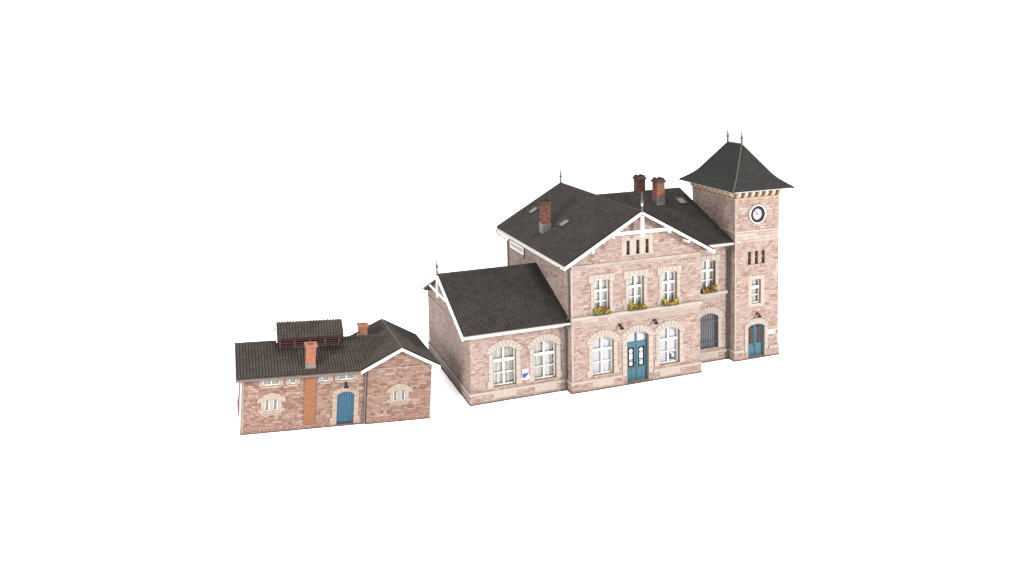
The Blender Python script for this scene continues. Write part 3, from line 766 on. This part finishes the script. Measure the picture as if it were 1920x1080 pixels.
def flower_box(x0, x1, Y, z, label, seed):
    rnd = random.Random(seed); L = x1-x0
    o = empty('flower_box', label, 'flower box', 'flower boxes on the upper window sills', loc=((x0+x1)/2, Y-.2, z))
    MB().box((-L/2+.06, -.15, 0), (L/2-.06, .13, .26)).build('trough', M['trough'], o)
    def leaves(n, xa, xb, size, zlo, zhi):
        mb = MB()
        for _ in range(n):
            x = rnd.uniform(xa, xb); a = rnd.uniform(0, 6.28); rr = rnd.uniform(.02, 1)**.5
            prof = .75+.25*math.cos((x/(L/2))*2.4+seed)
            c = Vector((x, -.03+math.cos(a)*.25*rr, zlo+(zhi*prof-zlo)*(.5+.5*math.sin(a)*rr)))
            d1 = Vector((rnd.gauss(0,1), rnd.gauss(0,1), rnd.gauss(0,.7))).normalized(); d2 = d1.cross(Vector((rnd.gauss(0,1), rnd.gauss(0,1), rnd.gauss(0,1)))).normalized()
            s = size*rnd.uniform(.6, 1.3); i = mb.add([c-d1*s, c+d2*s*.55, c+d1*s, c-d2*s*.55]); mb.face((i, i+1, i+2, i+3))
        return mb
    leaves(170, -L/2, L/2, .1, .05, .66).build('foliage', M['leaf'], o, recalc=False)
    leaves(110, -L/2, L/2, .1, .02, .5).build('shaded_foliage', M['leaf_shade'], o, recalc=False)  # darker copy of the leaves, shade put into their colour
    leaves(110, -L*.14, L*.22, .085, .2, .74).build('red_blossoms', M['red_flower'], o, recalc=False)
    mb = leaves(70, -L*.46, -L*.1, .085, .15, .7); m2 = leaves(50, L*.2, L*.48, .085, .2, .7)
    k = len(mb.v); mb.v += m2.v
    for f in m2.f: mb.face([i+k for i in f])
    mb.build('yellow_blossoms', M['yellow_flower'], o, recalc=False)
flower_box(1.87, 3.36, 0, 6.282, 'yellow and red flower box at the upper gable window nearest the low wing', 1)
flower_box(5.06, 6.66, 0, 6.282, 'yellow and red flower box below the middle upper window, straight above the entrance door', 2)
flower_box(8.19, 9.75, 0, 6.282, 'yellow and red flower box below the third upper window of the gable', 3)
flower_box(13.2, 14.74, YS, 6.282, 'yellow and red flower box above the barred window beside the clock tower', 4)

# signs
def sign(name, label, loc, w, h, T, dep=.05, frame='sign_white'):
    o = empty(name, label, 'sign', loc=loc)
    MB().prism(T, rect(-w/2, 0, w/2, h), -dep-.01, -.01).build('board', M[frame], o)
    return o
T = front(0)
po = sign('poster_sign', 'small navy, sky blue and white poster sign on the pier between the two wing windows', (-3.7, YW, 1.44), .58, .84, T)
MB().prism(T, rect(-.27, .56, .1, .76), -.068, -.061).build('sky_stripe', M['sign_sky'], po)
MB().prism(T, [(-.28,.14),(-.02,.14),(.26,.46),(.26,.56),(.1,.54),(-.28,.54)], -.068, -.061).build('navy_swoosh', M['sign_navy'], po)
MB().prism(T, rect(.13, .56, .28, .82), -.068, -.061).build('pink_corner', M['sign_pink'], po)
ts = sign('name_plate', 'narrow white name plate right of the tower door', (20.03, YT, 2.05), .78, .36, T)
mb = MB()
for i in range(5): mb.prism(T, rect(-.3+.125*i, .15, -.21+.125*i, .22), -.066, -.061)
mb.build('print', M['sign_grey'], ts)
TL = left(0)
ns = sign('station_sign', 'long white station name board high on the side wall under the hall eaves', (0, 12.0, 9.05), 3.6, .68, TL, .06)
MB().prism(TL, rect(-1.55, .16, 1.6, .54), -.078, -.071).build('faded_ground', M['gutter'], ns)
mb = MB(); rnd = random.Random(5)
x = -1.4
while x < 1.35:
    w_ = rnd.uniform(.12, .2); mb.prism(TL, rect(x, .25, x+w_, .45), -.085, -.079); x += w_+rnd.uniform(.05, .09)
mb.build('worn_lettering', M['sign_grey'], ns)
MB().box((-.09, -1.94, -.32), (-.01, -1.82, .66)).build('end_strip', M['under'], ns)  # narrow dark upright strip past the end of the board
nt_ = sign('window_notice', 'small dark notice stuck in the lower pane of the window right of the entrance', (9.47, .34, 1.42), .42, .6, T, .012, 'sign_ink')
MB().prism(T, rect(-.06, .2, .13, .5), -.03, -.024).build('paper', M['sign_white'], nt_)
MB().prism(T, rect(-.21, .52, .0, .6), -.03, -.024).build('heading', M['sign_white'], nt_)

# ------------------------------------------------------------------ outbuilding (own frame, slightly turned and on sloping ground)
LM, DM, WW, YWW, DWW = 9.0446, 6.6055, 4.974, -.1448, 7.3221
OEM, OGM, ZEM, ZRM, ZEO, ZRO, OEW, OFW = .4378, .4837, 4.2176, 5.6492, 4.2208, 5.7336, .5262, .3081
TH_, TA, TB = -.00395, .07343, -.02275
Rm = Matrix.Rotation(TH_, 3, 'Z') @ Matrix.Rotation(TA, 3, 'Y') @ Matrix.Rotation(TB, 3, 'X')
pivot = Vector((-25.6641+7*math.cos(TH_), 1.2513+7*math.sin(TH_), 0))
o0 = pivot + Rm @ Vector((-7, 0, 0))
shed = empty('outbuilding', 'low single-storey brown sandstone outbuilding with cross wing and louvred roof vent', 'building', loc=o0)
shed.rotation_euler = Rm.to_euler()

ov = [rect(1.42, 3.46, 2.62, 3.84), rect(3.28, 3.46, 3.8, 3.84), rect(5.64, 3.46, 6.22, 3.84), rect(6.86, 3.46, 8.06, 3.84)]
lo = [rect(1.6, 1.56, 1.95, 2.42), rect(2.18, 1.56, 2.53, 2.42)]
wo = [rect(11.06, 1.54, 11.41, 2.4), rect(11.66, 1.54, 12.01, 2.4)]
dr = (7.46, .64, .16, 2.36, 2.6)
mb = MB().prism(front(0), rect(0, 0, LM-.002, 4.22), 0, .3, ov+lo+[arch(*dr)])
mb.prism(left(0), [(.3,0),(DM-.3,0),(DM-.3,4.33),(DM/2,5.48),(.3,4.33)], 0, .3).prism(back(DM), rect(0, 0, LM-.002, 4.22), 0, .3)
sw = mb.build('wall', M['stone_shed'], shed)
xw0, xw1, xm = LM, LM+WW, LM+WW/2
zt2, za2 = 4.33, 5.56
gp = [(xw0,0),(xw1,0),(xw1,zt2),(xm,za2),(xw0,zt2)]
mb = MB().prism(front(YWW), gp, 0, .3, wo).prism(back(DWW-.3), gp, 0, .3)
mb.prism(left(xw0), rect(YWW+.3, 0, DWW-.6, zt2), 0, .3).prism(right(xw1), rect(YWW+.3, 0, DWW-.6, zt2), 0, .3)
sw2 = mb.build('cross_wing_wall', M['stone_shed'], shed)
course(sw, 'base_edge', M['base'], 0, .07, .06, [(0, -.06, LM-.08)], [(0, .052, DM)])
course(sw2, 'base_edge', M['base'], 0, .07, .06, [(YWW, xw0-.06, xw1+.06)], (), [(xw1, YWW+.052, DWW-.3)])
course(sw2, 'gable_line', M['cream_shed'], 4.13, 4.21, .06, [(YWW, xw0+e, xw1-e)])
course(sw, 'frieze', M['cream_shed'], 3.92, 4.16, .03, [(0, .01, 4.36), (0, 5.26, LM-.01)])
course(sw, 'corner_strip', M['cream_shed'], .07, 4.1, .012, [(0, -.012, .1)])
MB().box((4.4, -.1, .4), (5.22, .02, 4.1)).build('chimney_breast', M['brick_orange'], shed)

def small_window(Y, rs, label_sur=None, sill=True, pane='dark_pane'):
    for k, r in enumerate(rs):
        (x0, z0), (x1, _), (_, z1), _ = r
        fr = .07
        n = 2 if x1-x0 > 1 else 1
        hs = [rect(x0+fr+(x1-x0)*i/n-(fr*.5 if i else 0), z0+fr, x0+(x1-x0)*(i+1)/n-(fr if i == n-1 else fr*.5), z1-fr*.4) for i in range(n)]
        w = MB().prism(front(Y), rect(x0-.01, z0-.01, x1+.01, z1+.01), .08, .16, hs).build('window', M['white'], shed)
        MB().prism(front(Y), rect(x0, z0, x1, z1), .165, .185).build('pane', M[pane], w)
        if sill: MB().box((x0-.12, Y-.08, z0-.14), (x1+.12, Y-.003, z0-.02)).build('sill', M['cream_shed'], w)
        if label_sur and k == 0: label_sur.build('surround', M['cream_shed'], w)
small_window(0, ov)
for r in ov:
    (x0, z0), (x1, _), (_, z1), _ = r
    MB().prism(front(0), rect(x0-.25, z0-.02, x1+.25, 3.915), -.03, -.002, [rect(x0, z0, x1, z1)]).build('window_surround', M['cream_shed'], shed)
def pair_surround(Y, c, rs):
    p = [(c-.75,1.38),(c+.75,1.38),(c+.75,1.52),(c+.95,1.52),(c+.95,1.75),(c+.74,1.75),(c+.74,2.25),(c+1.02,2.25),(c+.98,2.5)]
    for k in range(9):
        t = .9-1.8*k/8; p.append((c+t*.85, 2.93-.36*t*t))
    p += [(c-.98,2.5),(c-1.02,2.25),(c-.74,2.25),(c-.74,1.75),(c-.95,1.75),(c-.95,1.52),(c-.75,1.52)]
    return MB().prism(front(Y), p, -.05, -.002, rs)
small_window(0, lo, pair_surround(0, 2.07, lo), False)
small_window(YWW, wo, pair_surround(YWW, 11.53, wo), False)
MB().box((1.35, -.11, 1.3), (2.8, -.003, 1.376)).build('window_sill', M['cream_shed'], shed)
MB().box((10.8, YWW-.11, 1.3), (12.25, YWW-.003, 1.376)).build('window_sill', M['cream_shed'], shed)

# plank door
T = front(0)
sd = MB().prism(T, arch(7.46, .65, .16, 2.36, 2.61), .12, .18).build('door', M['blue_dark'], shed)
mb = MB(); R = circ(.64, .24)
for i in range(7):
    x0 = 6.82+1.28*i/7+.015; x1 = 6.82+1.28*(i+1)/7-.015
    f = lambda x: 2.6-R+math.sqrt(max(0, R*R-(x-7.46)**2))-.02
    mb.prism(T, [(x0, .2), (x1, .2), (x1, f(x1)), (x0, f(x0))], .07, .125)
mb.build('planks', M['blue_bright'], sd)
MB().box((6.85, .05, .42), (8.07, .072, .56)).build('ledge', M['blue_bright'], sd)
stones_surround(T, 7.46, .64, .16, 2.36, 2.6, 1.0, 3.0, .34, nv=7).build('surround', M['cream_shed'], sd)
MB().box((6.82, -.12, .075), (8.1, .1, .16)).build('doorstep', M['base'], sd)

# roofs
sm = (ZRM-ZEM)/(DM/2+OEM)
def zm(y): return ZEM+sm*(y+OEM)
quads = [((-OGM,-OEM,ZEM), (8.95,-OEM,ZEM), (-OGM,DM/2,ZRM)), ((8.95,.3,zm(.3)), (11.5,.3,zm(.3)), (8.95,DM/2,ZRM)), ((9.6,DM+OEM,ZEM), (-OGM,DM+OEM,ZEM), (9.6,DM/2,ZRM))]
sr = roof_pair(shed, 'main_roof', quads, M['roof_shed'], .1)
MB().tube([(-OGM, DM/2, ZRM+.03), (11.3, DM/2, ZRM+.03)], .09, 8).build('ridge_cap', M['ridge'], sr)
chevron(left(-OGM), -OEM-.04, DM+OEM+.04, DM/2, ZEM-.02, ZRM+.02, .26, -.08, -.004).build('bargeboard', M['white'], sr)
MB().tube([(-OGM, -OEM-.08, ZEM-.1), (8.45, -OEM-.08, ZEM-.1)], .07, 8).build('gutter', M['pipe'], sr)
yf = YWW-OFW
quads = [((xw0-OEW,DWW,ZEO), (xw0-OEW,yf,ZEO), (xm,DWW,ZRO)), ((xw1+OEW,yf,ZEO), (xw1+OEW,DWW,ZEO), (xm,yf,ZRO))]
cr_ = roof_pair(shed, 'cross_wing_roof', quads, M['roof_shed'], .1)
MB().tube([(xm, yf, ZRO+.03), (xm, DWW, ZRO+.03)], .09, 8).build('ridge_cap', M['hip'], cr_)
chevron(front(yf), xw0-OEW-.06, xw1+OEW+.06, xm, ZEO-.02, ZRO+.03, .21, -.1, -.004).build('bargeboard', M['white'], cr_)
MB().tube([(xw0-.14, -.12, 4.0), (xw0-.14, -.12, .08)], .07, 8).build('downpipe', M['pipe'], shed)
MB().tube([(-OGM-.02, -OEM-.05, ZEM-.18), (-OGM+.1, -OEM+.05, ZEM-.2), (-.1, -.08, ZEM-.35), (-.1, -.06, .1)], .055, 8).build('downpipe', M['gutter'], shed)

# louvred vent on the ridge
v = empty('roof_vent', parent=shed)
vx0, vx1, vy = 2.7, 7.28, 2.4; vy2 = DM-vy
MB().prism(front(vy), rect(vx0, zm(vy)-.3, vx1, 5.48), 0, .06).prism(back(vy2), rect(vx0, zm(vy)-.3, vx1, 5.48), 0, .06).prism(left(vx0), [(vy+.06,5.0),(vy2-.06,5.0),(vy2-.06,6.1),(DM/2,6.9),(vy+.06,6.1)], 0, .06).prism(right(vx1), [(vy+.06,5.0),(vy2-.06,5.0),(vy2-.06,6.1),(DM/2,6.9),(vy+.06,6.1)], 0, .06).build('curb', M['maroon'], v)
mb = MB()
for i in range(5):
    x = vx0+(vx1-vx0)*i/4; x = min(max(x, vx0+.07), vx1-.07)
    mb.box((x-.06, vy-.03, 5.3), (x+.06, vy+.09, 6.12)).box((x-.06, vy2-.09, 5.3), (x+.06, vy2+.03, 6.12))
mb.box((vx0, vy-.02, 6.0), (vx1, vy+.08, 6.14))
mb.build('post', M['maroon'], v)
mb = MB()
for k in range(3):
    z = 5.55+.17*k
    for Y, sg in ((vy, 1), (vy2, -1)):
        mb.prism(lambda u, dd, w_: (u, Y+sg*dd, w_), rect(vx0+.02, z, vx1-.02, z+.05), .0, .14)
mb.build('louvres', M['maroon'], v)
rz, ry = 7.12, DM/2; ey = 1.95; ez = 6.2
vq = [((vx0-.2,ey,ez), (vx1+.2,ey,ez), (vx0-.2,ry,rz)), ((vx1+.2,DM-ey,ez), (vx0-.2,DM-ey,ez), (vx1+.2,ry,rz))]
mb = MB()
for q in vq: mb.slab(*q, .08)
mb.build('vent_roof', M['maroon'], v)
mb = MB()
for q in vq: mb.tiles(*q)
mb.build('vent_tiles', M['roof_shed'], v, recalc=False)
chevron(left(vx0-.2), ey-.03, DM-ey+.03, ry, ez-.02, rz+.02, .18, -.06, -.004).build('vent_bargeboard', M['white'], v)

def shed_chimney(x, y, zb, zg, zt_, w):
    h = w/2
    c = MB().box((x-h, y-h, zb-.5), (x+h, y+h, zt_-.3)).build('chimney', M['brick_red'], shed)
    MB().box((x-h-.03, y-h-.03, zb-.5), (x+h+.03, y+h+.03, zg)).build('flashing', M['lead'], c)
    T = lambda u, dd, w_: (x+u, y+w_, zt_-dd)
    q = h+.1; r = h-.14
    mb = MB().prism(T, rect(-q,-q,q,q), .0, .16, [rect(-r,-r,r,r)]).prism(T, rect(-h-.04,-h-.04,h+.04,h+.04), .162, .3, [rect(-r,-r,r,r)])
    mb.build('chimney_cap', M['brick_red'], c)
    MB().box((x-r+.005, y-r+.005, zt_-.28), (x+r-.005, y+r-.005, zt_-.1)).build('flue', M['iron'], c)
shed_chimney(4.8, .42, 4.5, 4.78, 6.26, .7)
shed_chimney(9.3, 3.9, 5.35, 5.72, 6.5, .66)

lw = wall_lamp(0, 0, 0, 'small black wall lamp above the plank door of the low brown outbuilding')
lw.location = o0 + Rm @ Vector((7.42, 0, 3.2)); lw.rotation_euler = Rm.to_euler()

# ------------------------------------------------------------------ ground
nrm = Rm @ Vector((0,0,1))
def sst(a, b, x):
    t = max(0, min(1, (x-a)/(b-a))); return t*t*(3-2*t)
def gz(x, y):
    zz = o0.z - (nrm.x*(x-o0.x)+nrm.y*(y-o0.y))/nrm.z
    w = (1-sst(-11.3, -8.7, x))*sst(-55, -27, x)*sst(-25, -2, y)*(1-sst(9.5, 40, y))
    return zz*w
def axis(lo_, hi_, far):
    a = []; x = lo_
    while x <= hi_: a.append(x); x += .5
    st = 1.; l, r = a[0], a[-1]
    while r < far: st *= 1.35; l -= st; r += st; a = [l]+a+[r]
    return a
xs, ys_ = axis(-32, 24, 900), axis(-6, 22, 900)
gv = [(x, y, gz(x, y)-.003) for y in ys_ for x in xs]; nx = len(xs)
gf_ = [(j*nx+i, j*nx+i+1, (j+1)*nx+i+1, (j+1)*nx+i) for j in range(len(ys_)-1) for i in range(nx-1)]
me = bpy.data.meshes.new('ground'); me.from_pydata(gv, [], gf_)
for p in me.polygons: p.use_smooth = True
me.materials.append(M['ground']); g = bpy.data.objects.new('ground', me); C.objects.link(g); g['kind'] = 'structure'; g['label'] = 'seamless plain white ground'

# ------------------------------------------------------------------ light
w = bpy.data.worlds.new('World'); sc.world = w; w.use_nodes = True
w.node_tree.nodes['Background'].inputs[0].default_value = (1, 1, 1, 1)
w.node_tree.nodes['Background'].inputs[1].default_value = 1.35
ld = bpy.data.lights.new('key_softbox', 'AREA'); ld.energy = 180000; ld.shape = 'DISK'; ld.size = 7; ld.color = (1, .97, .93)
lo_ = bpy.data.objects.new('key_softbox', ld); C.objects.link(lo_)
fd = bpy.data.lights.new('added_fill_light', 'AREA'); fd.energy = 44000; fd.shape = 'DISK'; fd.size = 10  # unseen lamp added to lift the left walls and the ground there
fo = bpy.data.objects.new('added_fill_light', fd); C.objects.link(fo); fo.location = (-47, -22, 23)
fo.rotation_euler = (Vector((-47, -22, 23))-Vector((-9, 6, 2))).to_track_quat('Z', 'Y').to_euler()
td = bpy.data.lights.new('added_overhead_light', 'AREA'); td.energy = 290000; td.shape = 'DISK'; td.size = 60  # unseen lamp added to whiten the ground from above
to = bpy.data.objects.new('added_overhead_light', td); C.objects.link(to); to.location = (-2, -4, 120)
dirv = Vector((.47, -.74, .28)).normalized(); tgt = Vector((5, 2, 6))
lo_.location = tgt + dirv*95; lo_.rotation_euler = dirv.to_track_quat('Z', 'Y').to_euler()

# ------------------------------------------------------------------ camera
CAMP = dict(px=-26.81942, py=-58.61084, pz=27.60082, f=1533.37843, cx=919.27360, cy=224.79264, yaw=0.33270, pitch=-0.08131, roll=-0.02024)
fw = Vector((math.sin(CAMP['yaw'])*math.cos(CAMP['pitch']), math.cos(CAMP['yaw'])*math.cos(CAMP['pitch']), math.sin(CAMP['pitch'])))
r = Vector((math.cos(CAMP['yaw']), -math.sin(CAMP['yaw']), 0)); u = r.cross(fw)
cr2, sr2 = math.cos(CAMP['roll']), math.sin(CAMP['roll'])
r, u = r*cr2+u*sr2, u*cr2-r*sr2
cam = bpy.data.cameras.new('camera'); co = bpy.data.objects.new('camera', cam); C.objects.link(co)
mw = Matrix((r, u, -fw)).transposed().to_4x4(); mw.translation = Vector((CAMP['px'], CAMP['py'], CAMP['pz'])); co.matrix_world = mw
cam.sensor_fit = 'HORIZONTAL'; cam.sensor_width = 36; cam.lens = CAMP['f']/1920*36
cam.shift_x = (960-CAMP['cx'])/1920; cam.shift_y = (CAMP['cy']-540)/1920
cam.clip_start = .5; cam.clip_end = 5000
sc.camera = co
sc.view_settings.view_transform = 'Standard'; sc.view_settings.look = 'None'; sc.view_settings.gamma = 1; sc.view_settings.exposure = 0
sc.view_settings.use_curve_mapping = False
